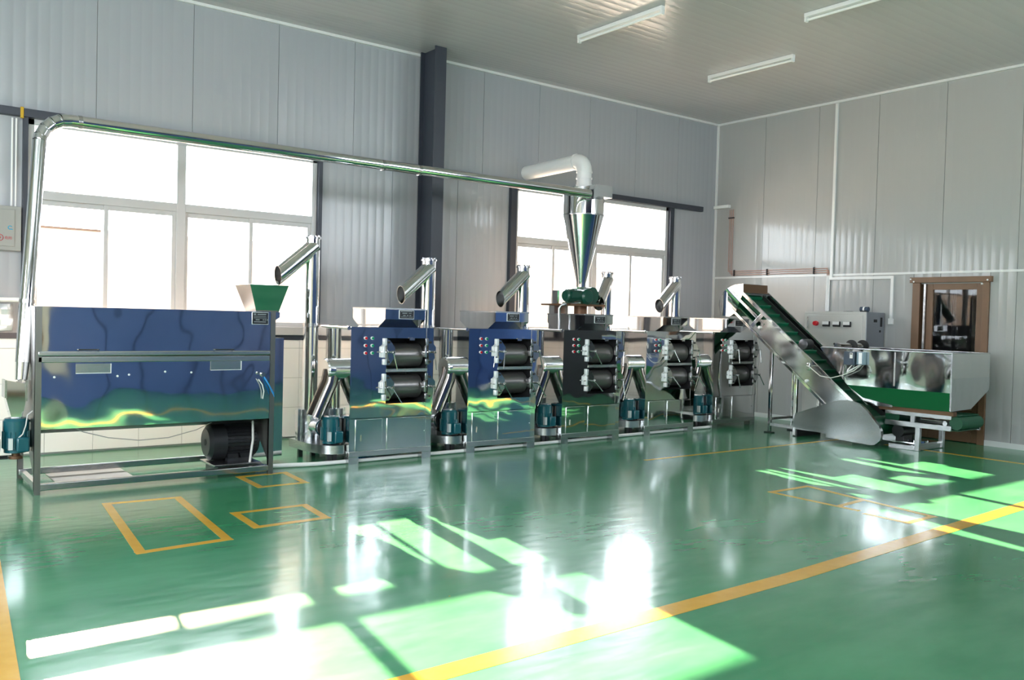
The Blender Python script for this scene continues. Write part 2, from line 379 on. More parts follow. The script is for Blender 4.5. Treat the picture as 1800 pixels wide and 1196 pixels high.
for yy, zz in ((DY1+.105, 2.165), (DY1+.06, 2.13), (DY0-.07, 2.14), (DY0+.0, 2.09)):
    MB().cyl((XR-.052, yy, zz), (XR-.028, yy, zz), .011, n=10).build('screw_cap', 'white', door)
rm = MB().box(XR+.12, XR+2.5, 4.2, 4.25, 0, 2.7).box(XR+.12, XR+2.5, 8.2, 8.25, 0, 2.7).box(XR+2.45, XR+2.5, 4.25, 8.2, 0, 2.7).box(XR+.12, XR+2.5, 4.2, 8.25, 2.7, 2.75)
struct(rm.build('wall_back_room', 'cream'))
lk = thing('storage_locker', 'dark locker standing in the room behind the glazed door', 'locker', (XR+1.5, 6.9, 0))
MB().box(-.25, .25, -.55, .55, 0, 2.1).build('body', 'black', lk); MB().box(-.262, -.25, -.5, -.02, .1, 2.0).build('door', 'cav', lk); MB().box(-.262, -.25, .02, .5, .1, 2.0).build('door', 'cav', lk)
sd = struct(MB().box(XR-.05, XR-.012, 1.6, 3.7, 0, 2.235).build('door_2', 'black', bevel=.01))  # unseen dark door, added for the dark reflection in the middle mill
MB().box(XR-.08, XR-.05, 1.7, 1.74, .9, 1.3).build('door_handle', 'rail', sd)
# painted lines on the floor
NS = [0]
def strip(p, q, wd_):
    NS[0] += 1
    p, q = Vector((*p, 0)), Vector((*q, 0)); d = (q-p).normalized(); n_ = Vector((-d.y, d.x, 0))*wd_/2
    mb = MB().prism([(v.x, v.y) for v in (p-n_, q-n_, q+n_, p+n_)], 'z', -.003, .0008+.00025*(NS[0] % 5))
    return mb.build('painted_line', 'yellow', floor)
def rectline(c, wd_):
    for i in range(len(c)):
        p, q = Vector(c[i]), Vector(c[(i+1) % 4]); d = (q-p).normalized()*wd_/2
        strip(p-d, q+d, wd_)
strip((.5, 3.05), (4.56, 3.105), .135); strip((4.55, 3.105), (10.6, 3.43), .135); strip((10.58, 3.35), (10.62, 6.0), .07)
strip((.683, 5.9), (.24, 1.0), .16); strip((6.9, 6.62), (10.6, 6.58), .05)
rectline([(1.63, 7.16), (2.15, 7.13), (2.03, 5.665), (1.48, 5.625)], .062)
rectline([(2.335, 6.37), (2.885, 6.375), (2.84, 5.90), (2.31, 5.88)], .06)
rectline([(2.88, 7.75), (3.31, 7.76), (3.27, 7.22), (2.86, 7.215)], .06)
strip((6.60, 4.80), (7.19, 4.80), .05); strip((7.17, 4.80), (6.93, 3.47), .05); strip((6.62, 4.80), (6.60, 3.93), .05); strip((6.545, 3.86), (6.53, 3.47), .05)
strip((6.52, 3.49), (6.95, 3.50), .05); strip((6.63, 4.13), (7.07, 4.17), .05)
strip((2.6, 3.9), (2.61, 3.9), .001)

# ------------------------------------------------------------------ nameplates
def nameplate(parent, x0, x1, z0, z1, y, rows):
    p = MB().box(x0, x1, y-.004, y, z0, z1).build('nameplate', 'bright', parent, bevel=.003, label='small black maker plate with a bright rim')
    e = (x1-x0)*.03
    MB().box(x0+e, x1-e, y-.0055, y-.0035, z0+e, z1-e).build('plate_face', 'plate', p)
    t = MB(); W, H = x1-x0, z1-z0
    for (a, b, c, d) in rows: t.box(x0+a*W, x0+b*W, y-.0065, y-.0054, z1-d*H, z1-c*H)
    o = t.build('print_bars', 'ptext', p); o['kind'] = 'stuff'

# ------------------------------------------------------------------ teal flange motor (a part tree below 'parent')
def small_motor(parent, cx, cy_, z0, r=.092, h=.275):
    b = MB(); ns = 32; prof = [(.02, 0), (r*.86, 0), (r*.86, .03)]
    b.lathe([(.001, 0), (r*.9, 0), (r*.9, .025), (r*.97, .03), (r*.97, h*.62), (r, h*.62), (r, h*.9), (r*.86, h*.97), (r*.5, h), (.001, h)], (cx, cy_, z0), 28)
    for i in range(18):
        a = 2*PI*i/18; c_, s_ = math.cos(a), math.sin(a)
        b.add([(cx+c_*r*.95-s_*.003, cy_+s_*r*.95+c_*.003, z0+.035), (cx+c_*r*.95+s_*.003, cy_+s_*r*.95-c_*.003, z0+.035), (cx+c_*(r+.006), cy_+s_*(r+.006), z0+.035),
               (cx+c_*r*.95-s_*.003, cy_+s_*r*.95+c_*.003, z0+h*.6), (cx+c_*r*.95+s_*.003, cy_+s_*r*.95-c_*.003, z0+h*.6), (cx+c_*(r+.006), cy_+s_*(r+.006), z0+h*.6)],
              [(0, 1, 2), (5, 4, 3), (0, 3, 4, 1), (1, 4, 5, 2), (2, 5, 3, 0)])
    mo = b.build('motor', 'teal', parent, ang=28, label='teal painted upright electric motor')
    MB().box(cx-.012, cx+.078, cy_-r-.045, cy_-r*.6, z0+.012, z0+.13).build('terminal_box', 'teal', mo, bevel=.012)
    MB().box(cx-.065, cx-.035, cy_-r-.008, cy_-r*.7, z0+.03, z0+.12).build('rating_plate', 'bright', mo)
    return mo

# ------------------------------------------------------------------ grinder (built once at the origin, then copied)
GW, GD, GH = .955, 1.0, 1.365
def make_grinder():
    g = thing('roller_mill', 'x', 'machine', (0, 0, 0), 'polished steel roller mills in the row')
    # cabinet shell around a front opening (x .40-.88, z .59-1.255)
    b = MB(); ox0, ox1, oz0, oz1 = .40, .882, .59, 1.256
    b.box(0, .012, 0, GD, .452, GH).box(GW-.012, GW, 0, GD, .452, GH).box(.012, GW-.012, GD-.012, GD, .452, GH).box(.012, GW-.012, 0, GD-.012, GH-.012, GH)
    b.build('side_shell', 'steelf', g)
    b = MB().box(.012, ox0, 0, .012, .456, GH-.012).box(ox1, GW-.012, 0, .012, .456, GH-.012).box(ox0, ox1, 0, .012, oz1, GH-.012).box(ox0, ox1, 0, .012, .456, oz0)
    b.build('front_panel', 'steelw', g)
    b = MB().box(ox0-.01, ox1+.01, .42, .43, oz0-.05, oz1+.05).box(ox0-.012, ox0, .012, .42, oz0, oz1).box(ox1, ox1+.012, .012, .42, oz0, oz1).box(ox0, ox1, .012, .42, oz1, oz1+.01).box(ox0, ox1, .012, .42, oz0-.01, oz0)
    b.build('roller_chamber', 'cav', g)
    for z in (1.075, .752):
        rr = MB().cyl((ox0+.02, .155, z), (ox1-.035, .155, z), .125, n=36).build('roller', 'roll', g)
        MB().cyl((ox0-.005, .155, z), (ox1+.01, .155, z), .05, n=16).build('shaft', 'rail', rr)
    MB().box(ox0, ox1, -.012, .03, .912, .926).box(ox0, ox1, -.006, .03, .926, .944).build('cross_bar', 'brushed', g)
    MB().box(.66, .72, -.012, .0, 1.235, 1.262).build('catch', 'lever', g)
    MB().box(.868, .872, -.003, .001, .456, GH-.002).build('seam', 'rail', g)
    # bearing blocks on both sides of each roller
    for z in (1.115, .755):
        for sx, xe in ((0, .355), (1, .845)):
            k_ = MB()
            k_.box(xe+.004, xe+.036, -.024, 0, z+.075, z+.14).box(xe-.018, xe+.008, -.045, -.0, z-.055, z+.055).box(xe+.004, xe+.036, -.024, 0, z-.13, z-.072)
            k_.prism([(xe-.018, z+.055), (xe+.008, z+.055), (xe+.036, z+.075), (xe+.004, z+.075)], 'y', -.03, -.0)
            bk = k_.build('bearing_block', 'rail' if sx else 'bright', g, bevel=.004)  # window reflection put into the colour: left blocks whiter, right ones darker
            e = xe+.04
            MB().prism([(e, z+.13), (e+.03, z+.12), (e+.09, z+.05), (e+.09, z-.05), (e+.03, z-.13), (e, z-.13)], 'y', -.02, -.004).build('side_plate', 'satin', bk)
            MB().cyl((xe+.06, -.03, z+.10), (xe+.06, -.015, z+.10), .012, n=10).cyl((xe+.06, -.03, z-.10), (xe+.06, -.015, z-.10), .012, n=10).build('bolt', 'rubber', bk)
            hub = (xe+.075, -.085, z)
            MB().cyl((xe+.06, -.02, z), (xe+.075, -.10, z), .011, n=12).cyl((xe-.045, -.035, z), (xe+.02, -.035, z), .007, n=10).build('screw', 'lever', bk)
            lv = MB().cyl((hub[0], hub[1], hub[2]), (hub[0]+.02, hub[1]-.01, hub[2]-.185), .0065, n=10).cyl((hub[0]-.014, hub[1], hub[2]+.002), (hub[0]+.014, hub[1], hub[2]+.002), .014, n=12)
            lv.build('lever', 'lever', bk, loc=hub)
    # indicator lamps
    for j, z in enumerate((1.254, 1.18, 1.106)):
        for x_, m_ in ((.16, 'redb'), (.235, 'grnb')):
            lp = MB().cyl((x_, -.008, z), (x_, 0, z), .017, n=18).build('indicator_lamp', 'bright', g)
            MB().cyl((x_, -.017, z), (x_, -.008, z), .0135, .011, n=16).build('lens', m_, lp, label='red lens' if m_ == 'redb' else 'green lens')
    # lower cabinet with two doors on a base frame
    MB().box(.004, GW-.004, .006, GD-.004, .125, .450).build('lower_cabinet', 'steelf', g)
    for x0, x1 in ((.067, .367), (.42, .881)):
        d_ = MB().box(x0, x1, -.004, .006, .128, .443).build('door', 'steel', g, bevel=.003)
        if x0 < .1: MB().box(x0+.06, x0+.07, -.016, -.004, .225, .29).box(x0+.055, x0+.085, -.014, -.004, .24, .25).build('handle', 'lever', d_)
        else: MB().cyl((x1-.012, -.008, .29), (x1-.012, -.004, .29), .006, n=8).build('lock', 'lever', d_)
    MB().box(0, GW, 0, .05, .07, .125).box(0, GW, GD-.05, GD, .07, .125).box(0, .05, .05, GD-.05, .07, .125).box(GW-.05, GW, .05, GD-.05, .07, .125).build('base_frame', 'brushed', g, bevel=.003)
    for x0, x1 in ((.002, .11), (GW-.11, GW-.002)):
        for y_ in (.004, GD-.11): MB().box(x0, x1, y_, y_+.1, 0, .07).build('foot', 'brushed', g)
    # feed hopper on top
    hx0, hx1 = .465, .935
    prof = [(.15, 1.558), (.15, 1.446), (.29, GH), (.73, GH), (.87, 1.446), (.87, 1.558)]
    h = MB()
    for i in range(5):
        p, q = prof[i], prof[i+1]
        h.sheet([(hx0, *p), (hx1, *p), (hx1, *q), (hx0, *q)], .004)
    h.prism(prof, 'x', hx0-.004, hx0).prism(prof, 'x', hx1, hx1+.004)
    h.build('hopper', 'steelf', g)
    MB().box(hx0-.006, hx1+.006, .142, .15, 1.548, 1.564).box(hx0-.006, hx1+.006, .87, .878, 1.548, 1.564).box(hx0-.008, hx0, .15, .87, 1.548, 1.564).box(hx1, hx1+.008, .15, .87, 1.548, 1.564).build('hopper_rim', 'brushed', g)
    nameplate(g, .62, .80, 1.452, 1.545, .147, [(.1, .2, .1, .2), (.22, .85, .12, .18), (.2, .52, .30, .40), (.62, .8, .32, .38), (.25, .42, .55, .64), (.5, .6, .55, .64), (.68, .78, .55, .64), (.12, .55, .75, .80), (.6, .9, .75, .80)])
    # discharge chute on the left side: a round drum and a sloping duct down to the blow pipe
    MB().cyl((-.135, .27, .925), (0, .27, .925), .118, n=32).cyl((-.15, .27, .925), (-.135, .27, .925), .105, .118, n=32).build('chute_drum', 'steelf', g)
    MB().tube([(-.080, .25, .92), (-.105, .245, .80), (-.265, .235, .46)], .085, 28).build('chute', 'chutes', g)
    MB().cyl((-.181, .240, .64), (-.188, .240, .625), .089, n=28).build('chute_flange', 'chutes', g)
    MB().cyl((-.02, .02, GH-.012), (-.02, GD*.62, GH-.012), .014, n=12).cyl((-.02, .005, GH-.012), (-.02, .03, GH-.012), .02, n=12).build('edge_tube', 'lever', g)
    return g
def make_lift(h):
    """vertical blow pipe with its inclined spout, boot, base pan and motor"""
    L_ = thing('discharge_pipe', 'x', 'pipe', (0, 0, 0), 'blow pipes beside the mills')
    px, py, r = -.13, .65, .079
    MB().cyl((px, py, .45), (px, py, h-.03), r, n=32).build('riser', 'pipe', L_)
    MB().cyl((px, py, h-.035), (px, py, h-.015), r+.012, n=28).cyl((px, py, h-.015), (px, py, h), r*.8, n=24).build('top_cap', 'rail', L_)
    k_ = MB()
    for i in range(6): k_.cyl((px+r*math.cos(i*PI/3), py+r*math.sin(i*PI/3), h-.03), (px+r*math.cos(i*PI/3), py+r*math.sin(i*PI/3), h+.004), .008, n=8)
    k_.build('cap_bolt', 'rail', L_)
    # spout, cut plumb at its mouth
    a = Vector((px+.015, py-.004, h-.105)); b = Vector((px-.395, py-.07, h-.43)); d = (b-a).normalized(); n = 36; rs = .083
    e1 = Vector((0, 1, 0)); e1 = (e1-d*e1.dot(d)).normalized(); e2 = d.cross(e1); vs_ = []
    for c_, cut in ((a, 0), (b, 1)):
        for ri in (rs, rs-.003):
            for j in range(n):
                o = (e1*math.cos(2*PI*j/n)+e2*math.sin(2*PI*j/n))*ri
                if cut: o = o - d*(o.x/d.x)*.85
                vs_.append(c_+o)
    fs_ = []
    for j in range(n):
        k2 = (j+1) % n
        fs_ += [(j, k2, 2*n+k2, 2*n+j), (n+k2, n+j, 3*n+j, 3*n+k2), (2*n+j, 2*n+k2, 3*n+k2, 3*n+j)]
    MB().add(vs_, fs_).build('spout', 'pipe', L_)
    MB().cyl((px, py, 1.345), (px, py, 1.385), r+.006, n=28).build('pipe_clamp', 'rail', L_)
    MB().cyl((px, py, .185), (px, py, .50), .118, n=32).box(px-.135, px-.115, py-.03, py+.03, .185, .50).build('boot_sleeve', 'galv', L_, label='dull galvanised boot sleeve')
    MB().cyl((px+.02, py-.05, .33), (px+.05, py-.24, .33), .085, .075, n=24).cyl((px+.05, py-.23, .33), (px+.05, py-.245, .33), .092, n=24).build('side_inlet', 'galv', L_)
    pan = [(-.008, .08), (-.13, .09), (-.2, .16), (-.25, .28), (-.275, .45), (-.28, .80), (-.008, .80)]
    MB().prism(pan, 'z', .10, .185).build('base_pan', 'brushed', L_, ang=50)
    for x_, y_ in ((-.12, .2), (-.06, .2), (-.2, .7), (-.06, .7)): MB().box(x_-.022, x_+.022, y_-.02, y_+.02, 0, .10).build('foot', 'cav', L_)
    mo = small_motor(L_, -.105, .20, .20)
    MB().cyl((-.02, .24, .30), (-.001, .24, .30), .02, n=12).box(-.03, -.008, .15, .30, .19, .44).build('drive_guard', 'cav', L_)
    return L_
grinder = make_grinder()
GX = [(4.01, 7.852), (5.45, 7.90), (6.85, 7.95), (8.36, 8.05), (9.79, 8.12)]
GL = ['polished steel roller mill next to the long drum machine, first in the row',
      'polished steel roller mill second in the row, reflecting blue above and green below',
      'polished steel roller mill in the middle of the row, under the cyclone',
      'polished steel roller mill fourth in the row, right of the mill under the cyclone',
      'dark reflecting roller mill at the far end of the row, under the sloping conveyor']
LL = ['tallest steel blow pipe, its spout over the hopper of the long drum machine',
      'steel blow pipe rising behind the first mill in front of the dark column',
      'steel blow pipe between the second and third mills, left of the cyclone',
      'steel blow pipe just right of the cyclone and its green rotary valve',
      'steel blow pipe farthest right, left of the sloping conveyor head']
LH = [2.285, 2.145, 2.145, 2.145, 2.145]
lifts = [make_lift(2.285), make_lift(2.145)]
levs = [0, 20, -14, 8, 14]
for i, (gx, gy) in enumerate(GX):
    g = grinder if i == 0 else copy_tree(grinder)
    g.location = (gx, gy, 0); g['label'] = GL[i]
    l = lifts[min(i, 1)] if i < 2 else copy_tree(lifts[1])
    l.location = (gx, gy, 0); l['label'] = LL[i]
    if i == 3: l4 = l
sp4 = [c for c in bpy.data.objects if c.parent == l4 and c.name.startswith('spout')][0]     # this spout is swung a little forward, clear of the valve
pv = Vector((-.13, .65, 0)); rz_ = Matrix.Rotation(math.radians(22), 4, 'Z'); sp4.rotation_euler = (0, 0, math.radians(22)); sp4.location = pv - rz_ @ pv
for o in list(bpy.data.objects):
    if o.name.startswith('lever'): o.rotation_euler = (0, math.radians(random.choice((-28, -8, 0, 12, -40))), 0)

# ------------------------------------------------------------------ the long drum machine on the left
RX0, RX1, RY0, RY1 = 1.235, 3.15, 7.75, 8.58
R0 = (RX0, RY0, 0)
ro = thing('drum_roaster', 'long polished steel drum machine on an open frame, at the far left', 'machine', R0)
W_ = RX1-RX0; D_ = RY1-RY0
def endplate(x0):
    pts = [(0, 1.49), (0, .03), (.035, .03), (.035, .14), (.30, .36), (.50, .36), (D_-.035, .30), (D_-.035, .03), (D_, .03), (D_, 1.49)]
    return MB().prism(pts, 'x', x0, x0+.012).box(x0, x0+.045, -.004, .03, .0, 1.49).box(x0, x0+.045, D_-.03, D_, 0, 1.49).build('end_plate', 'dull', ro)
endplate(-.006); endplate(W_-.006)
MB().box(.012, W_-.008, 0, .008, 1.135, 1.492).build('front_panel', 'steel', ro)
MB().box(.012, W_-.008, 0, .008, .515, 1.06).build('front_panel', 'steel', ro)
MB().box(.012, W_-.008, -.012, .012, 1.098, 1.137).build('joint_strip', 'brushed', ro, bevel=.008)
MB().box(.012, W_-.008, -.004, .012, 1.045, 1.094).build('joint_strip', 'brushed', ro, bevel=.006)
MB().box(.006, W_-.006, .004, D_, 1.48, 1.492).box(.006, W_-.006, D_-.01, D_, .5, 1.48).build('cover', 'steelf', ro)
tr = [(.0, .535)] + arc((.40, .90), .46, 215, 325, 14) + [(.80, .535)]
MB().prism(tr, 'x', .014, W_-.01).build('trough', 'cav', ro)
for x0, x1 in ((.30, .45), (1.40, 1.56)):
    MB().tube([(x0, 0, 1.148), (x0, -.025, 1.148), (x1, -.025, 1.148), (x1, 0, 1.148)], .005, 8).build('handle', 'cav', ro)
for x0, x1, z0, z1 in ((.285, .55, .955, 1.035), (1.365, 1.64, .965, 1.045)):
    i_ = MB().box(x0, x1, -.006, 0, z0, z1).build('inspection_plate', 'brushed', ro)
    MB().box(x1-.005, x1, -.012, -.006, z0, z1).box(x0, x1-.005, -.012, -.006, z0, z0+.005).build('rim', 'bright', i_)
for x_, z_ in ((.13, .93), (.60, .93), (.69, .94), (.98, .96), (1.2, .95)):
    MB().cyl((x_, -.004, z_), (x_, 0, z_), .009, n=10).build('bolt', 'bright', ro)
MB().box(.0, W_, .0, .045, .03, .085).build('bottom_rail', 'rail', ro, bevel=.006)
MB().box(.0, W_, D_-.07, D_-.025, .035, .09).build('bottom_rail', 'rail', ro, bevel=.006)
MB().box(W_-.05, W_-.01, .05, D_-.07, .035, .08).build('cross_rail', 'rail', ro)
MB().box(.01, .05, .05, D_-.07, .035, .08).build('cross_rail', 'rail', ro)
nameplate(ro, W_-.185, W_-.03, 1.375, 1.487, -.001, [(.1, .24, .12, .24), (.32, .85, .14, .22), (.1, .85, .32, .36), (.1, .88, .45, .49), (.22, .45, .58, .66), (.64, .72, .58, .66), (.76, .84, .58, .66), (.88, .94, .58, .66), (.12, .85, .76, .82)])
# feed hopper of the drum machine
hp = MB(); T = [(3.085, 8.12), (3.47, 8.12), (3.47, 8.52), (3.085, 8.52)]; Bm = [(3.175, 8.19), (3.40, 8.19), (3.40, 8.46), (3.175, 8.46)]
for i in range(4):
    j = (i+1) % 4
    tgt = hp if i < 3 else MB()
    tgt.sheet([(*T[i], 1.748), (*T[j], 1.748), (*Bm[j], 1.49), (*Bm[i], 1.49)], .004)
rel(hp, R0).build('hopper', 'steelf', ro); rel(tgt, R0).build('hopper_side', 'dull', ro)  # left sheet's steel darkened to hold down the window's reflection
rel(MB().prism([(3.155, 1.49), (3.40, 1.49), (3.40, 1.44), (3.155, 1.28)], 'y', 8.16, 8.47), R0).build('hopper_throat', 'steelf', ro)
# switch with loose wires at the right end
sw = rel(MB().cyl((3.075, 7.75, .92), (3.075, 7.728, .92), .020, n=14).cyl((3.03, 7.75, .935), (3.03, 7.732, .935), .014, n=12), R0).build('switch', 'rail', ro)
rel(MB().tube([(3.045, 7.74, .86), (3.03, 7.72, .875), (3.06, 7.715, .83), (3.078, 7.72, .77), (3.075, 7.735, .70)], .005, 8), R0).build('wire', 'cable', ro, label='short white loose wire')
rel(MB().tube([(3.085, 7.735, .90), (3.11, 7.715, .85), (3.15, 7.71, .78), (3.172, 7.715, .745)], .005, 8).tube([(3.085, 7.735, .89), (3.12, 7.705, .82), (3.17, 7.70, .72)], .004, 8), R0).build('wire', 'cyan', ro, label='blue loose wires')
rel(MB().tube([(3.085, 8.0, .56), (3.085, 7.98, .3), (3.05, 7.96, .09)], .011, 10), R0).build('conduit', 'cable', ro)
rel(MB().tube([(1.47, 7.80, .545), (1.60, 7.84, .47), (1.8, 7.88, .405), (2.05, 7.90, .365), (2.3, 7.92, .37), (2.55, 7.95, .42), (2.75, 7.98, .50), (2.84, 8.0, .54)], .004, 8), R0).build('wire', 'grey', ro)
rel(MB().box(3.165, 3.53, 8.36, 8.50, .06, 1.235), R0).build('belt_guard', 'steelf', ro)
# black drive motor on its slide plate
MO = (2.95, 8.2, 0)
bm_ = thing('electric_motor', 'large black finned electric motor under the drum machine on a steel plate', 'motor', MO)
MB().box(-.25, .19, -.30, .10, .075, .095).build('mounting_plate', 'rail', bm_, bevel=.003)
MB().box(-.2, .15, -.25, .08, .0, .075).build('plinth', 'cav', bm_)
b = MB().cyl((-.08, 0, .265), (.215, 0, .265), .148, n=36)
b.cyl((.20, 0, .265), (.235, 0, .265), .150, .130, n=36).cyl((.235, 0, .265), (.30, 0, .265), .022, n=14)
for i in range(30):
    a = math.radians(12*i); c_, s_ = math.cos(a), math.sin(a)
    p = [(c_*.145+s_*.0025, s_*.145-c_*.0025), (c_*.145-s_*.0025, s_*.145+c_*.0025), (c_*.165, s_*.165)]
    b.add([(-.08, q[0], .265+q[1]) for q in p]+[(.2, q[0], .265+q[1]) for q in p], [(0, 1, 2), (5, 4, 3), (0, 3, 4, 1), (1, 4, 5, 2), (2, 5, 3, 0)])
b.build('motor_body', 'mblack', bm_, ang=25)
b = MB().cyl((-.205, 0, .265), (-.08, 0, .265), .166, .172, n=40).cyl((-.235, 0, .265), (-.205, 0, .265), .125, .166, n=40)
b.build('fan_cover', 'mblack', bm_)
MB().cyl((-.239, 0, .265), (-.234, 0, .265), .03, n=16).build('fan_badge', 'rubber', bm_)
b = MB().box(-.08, .15, -.165, -.095, .095, .125).box(-.08, .15, .03, .1, .095, .125).prism([(-.155, .125), (-.10, .125), (-.07, .18), (-.11, .18)], 'x', -.07, .03).prism([(-.155, .125), (-.10, .125), (-.07, .18), (-.11, .18)], 'x', .05, .14)
b.build('motor_feet', 'mblack', bm_)
# fan with teal motor and the long suction duct
FO = (1.13, 7.95, 0)
fan = thing('suction_fan', 'small suction fan with teal upright motor beside the left end of the drum machine', 'fan', FO)
small_motor(fan, 0, 0, .325, .094, .28)
MB().cyl((0, 0, .29), (0, 0, .325), .03, n=14).cyl((0, 0, .272), (0, 0, .295), .052, n=20).build('pulley', 'brown', fan)
MB().tube([(-.06, -.03, .283), (-.5, -.06, .29), (-.5, .06, .29), (-.05, .05, .283)], .008, 8).build('drive_belt', 'rubber', fan)
MB().cyl((-.42, .05, .42), (-.14, .05, .42), .14, n=28).cyl((-.16, .05, .42), (-.12, .05, .42), .155, n=28).build('fan_housing', 'brushed', fan)
MB().prism([(-.035, .60), (.04, .60), (.062, .72), (.062, .87), (-.075, .90), (-.075, .76)], 'y', -.02, .13).build('outlet_box', 'steelf', fan)
MB().box(-.085, -.07, -.03, .14, .76, .90).box(.06, .075, -.03, .14, .73, .89).build('flange', 'rail', fan)
MB().box(.075, .1, .0, .02, .45, .47).box(.075, .1, .0, .02, .56, .58).tube([(.09, .01, .46), (.12, -.02, .46)], .008, 8).tube([(.09, .01, .57), (.12, -.02, .57)], .008, 8).build('motor_bracket', 'rail', fan)
MB().tube([(.10, -.11, .66), (.06, -.13, .63), (.05, -.13, .55), (.03, -.125, .48), (.0, -.12, .45)], .005, 8).build('wire', 'cable', fan)
DU = (1.19, 7.97, .90)
du = thing('suction_duct', 'long polished steel duct rising at left and crossing above both windows', 'duct', DU)
rd = .055
P0 = Vector((1.165, 7.97, .90)); P1 = Vector((1.32, 8.24, 2.86)); zt = 3.07
rel(MB().cyl(P0, P0+(P1-P0)*.07, .045, .052, n=24), DU).build('reducer', 'steelf', du)
rel(MB().tube([P0+(P1-P0)*.07, P1], rd, 28), DU).build('riser', 'pipe', du)
rel(MB().cyl(P0+(P1-P0)*.31, P0+(P1-P0)*.325, rd+.006, n=24), DU).build('pipe_clamp', 'rail', du)
ang = [0, 18, 36, 54, 72, 90]; rb = .24
cc = Vector((P1.x+rb, 8.27, zt-rb)); el = []
for a in ang: el.append((cc.x-rb*math.cos(math.radians(a)), 8.24+.06*a/90, cc.z+rb*math.sin(math.radians(a))))
el[0] = tuple(P1 + Vector((.0, 0, -.0)))
for i in range(5): rel(MB().cyl(el[i], el[i+1], rd, n=28, caps=(False, False)), DU).build('elbow_segment', 'pipe', du)
for i in range(1, 5): rel(MB().cyl(Vector(el[i])-Vector((.003, 0, .002)), Vector(el[i])+Vector((.003, 0, .002)), rd+.003, n=24), DU).build('seam_ring', 'rail', du)
rel(MB().cyl(el[5], (7.52, 8.31, zt+.01), rd, n=32), DU).build('horizontal_run', 'pipe', du)
for xx in (1.62, 4.55, 5.0): rel(MB().cyl((xx, 8.30, zt), (xx+.03, 8.30, zt), rd+.003, n=28), DU).build('seam_ring', 'rail', du)
# ------------------------------------------------------------------ cyclone, rotary valve, exhaust pipe
CX, CYY = 7.70, 8.62
cyo = thing('cyclone', 'tall steel cyclone cone hanging in front of the right window', 'cyclone', (CX, CYY, 0))
MB().lathe([(.27, 2.84), (.27, 3.19), (.10, 3.20)], (0, 0, 0), 40).build('barrel', 'pipe', cyo)
MB().lathe([(.068, 1.917), (.068, 1.985), (.272, 2.842)], (0, 0, 0), 40).build('cone', 'pipe', cyo)
MB().lathe([(.274, 2.835), (.276, 2.845), (.274, 2.855)], (0, 0, 0), 40).build('seam_ring', 'rail', cyo)
MB().prism([(-.16, 3.01), (-.16, 3.14), (-.10, 3.205), (.16, 3.205), (.16, 3.055), (-.08, 3.055)], 'y', -.37, -.12).build('inlet_box', 'brushed', cyo)
rv = thing('rotary_valve', 'green rotary valve with gear motor on a steel stand above the third mill', 'valve', (CX, CYY, 0))
b = MB().lathe([(.001, 1.70), (.10, 1.70), (.15, 1.73), (.18, 1.79), (.18, 1.84), (.155, 1.89), (.09, 1.915), (.001, 1.915)], (0, 0, 0), 32)
b.cyl((-.02, -.25, 1.805), (-.02, .2, 1.805), .105, n=28).box(-.17, .17, -.17, .17, 1.69, 1.715)
b.build('valve_body', 'green', rv)
b = MB().cyl((-.13, -.28, 1.785), (-.13, -.12, 1.785), .10, n=28).cyl((-.13, -.305, 1.785), (-.13, -.28, 1.785), .075, .10, n=28)
b.build('gear_case', 'green', rv)
b = MB().cyl((-.43, -.2, 1.79), (-.2, -.2, 1.79), .078, n=28).cyl((-.45, -.2, 1.79), (-.43, -.2, 1.79), .06, .078, n=28).box(-.40, -.28, -.285, -.2, 1.765, 1.84)
for i in range(14):
    a = 2*PI*i/14; c_, s_ = math.cos(a), math.sin(a)
    b.cyl((-.42, -.2+c_*.08, 1.79+s_*.08), (-.3, -.2+c_*.08, 1.79+s_*.08), .004, n=5)
b.build('gear_motor', 'green', rv)
MB().box(-.40, .20, -.26, .325, 1.668, 1.69).build('stand_plate', 'brown', rv)
MB().box(-.265, -.03, .215, .325, 1.366, 1.668).build('stand_box', 'brushed', rv)
MB().cyl((0, 0, 1.56), (0, 0, 1.668), .085, n=24).build('outlet_neck', 'brown', rv)
MB().tube([(-.22, -.24, 1.705), (-.34, -.2, 1.69), (-.455, -.15, 1.67), (-.475, -.13, 1.63), (-.475, -.13, 1.368)], .016, 12).build('conduit', 'lever', rv)
MB().box(-.40, -.37, .0, .1, 1.69, 1.86).build('side_bracket', 'rail', rv)
exo = thing('exhaust_pipe', 'white plastic exhaust elbow from cyclone top through the wall', 'pipe', (CX, CYY, 3.2))
el = [(0, 0, .005), (0, 0, .22)] + [(0, .14-.14*math.cos(math.radians(a)), .22+.14*math.sin(math.radians(a))) for a in (18, 36, 54, 72, 90)]
MB().tube(el[:2], .098, 32).build('riser', 'white', exo); MB().tube([(0, 0, .195)]+el[1:], .100, 32).build('elbow', 'white', exo)
MB().tube([(0, .14, .36), (0, YW-CYY+.004, .335)], .098, 32).build('horizontal_run', 'white', exo)
for z in (.03, .12, .2): MB().cyl((0, 0, z), (0, 0, z+.02), .106, n=32).build('socket_ring', 'white', exo)
MB().cyl((0, .15, .36), (0, .18, .36), .107, n=32).build('socket_ring', 'white', exo)
MB().box(-.16, .16, YW-CYY-.008, YW-CYY-.001, .18, .52).build('wall_plate', 'panel', exo)
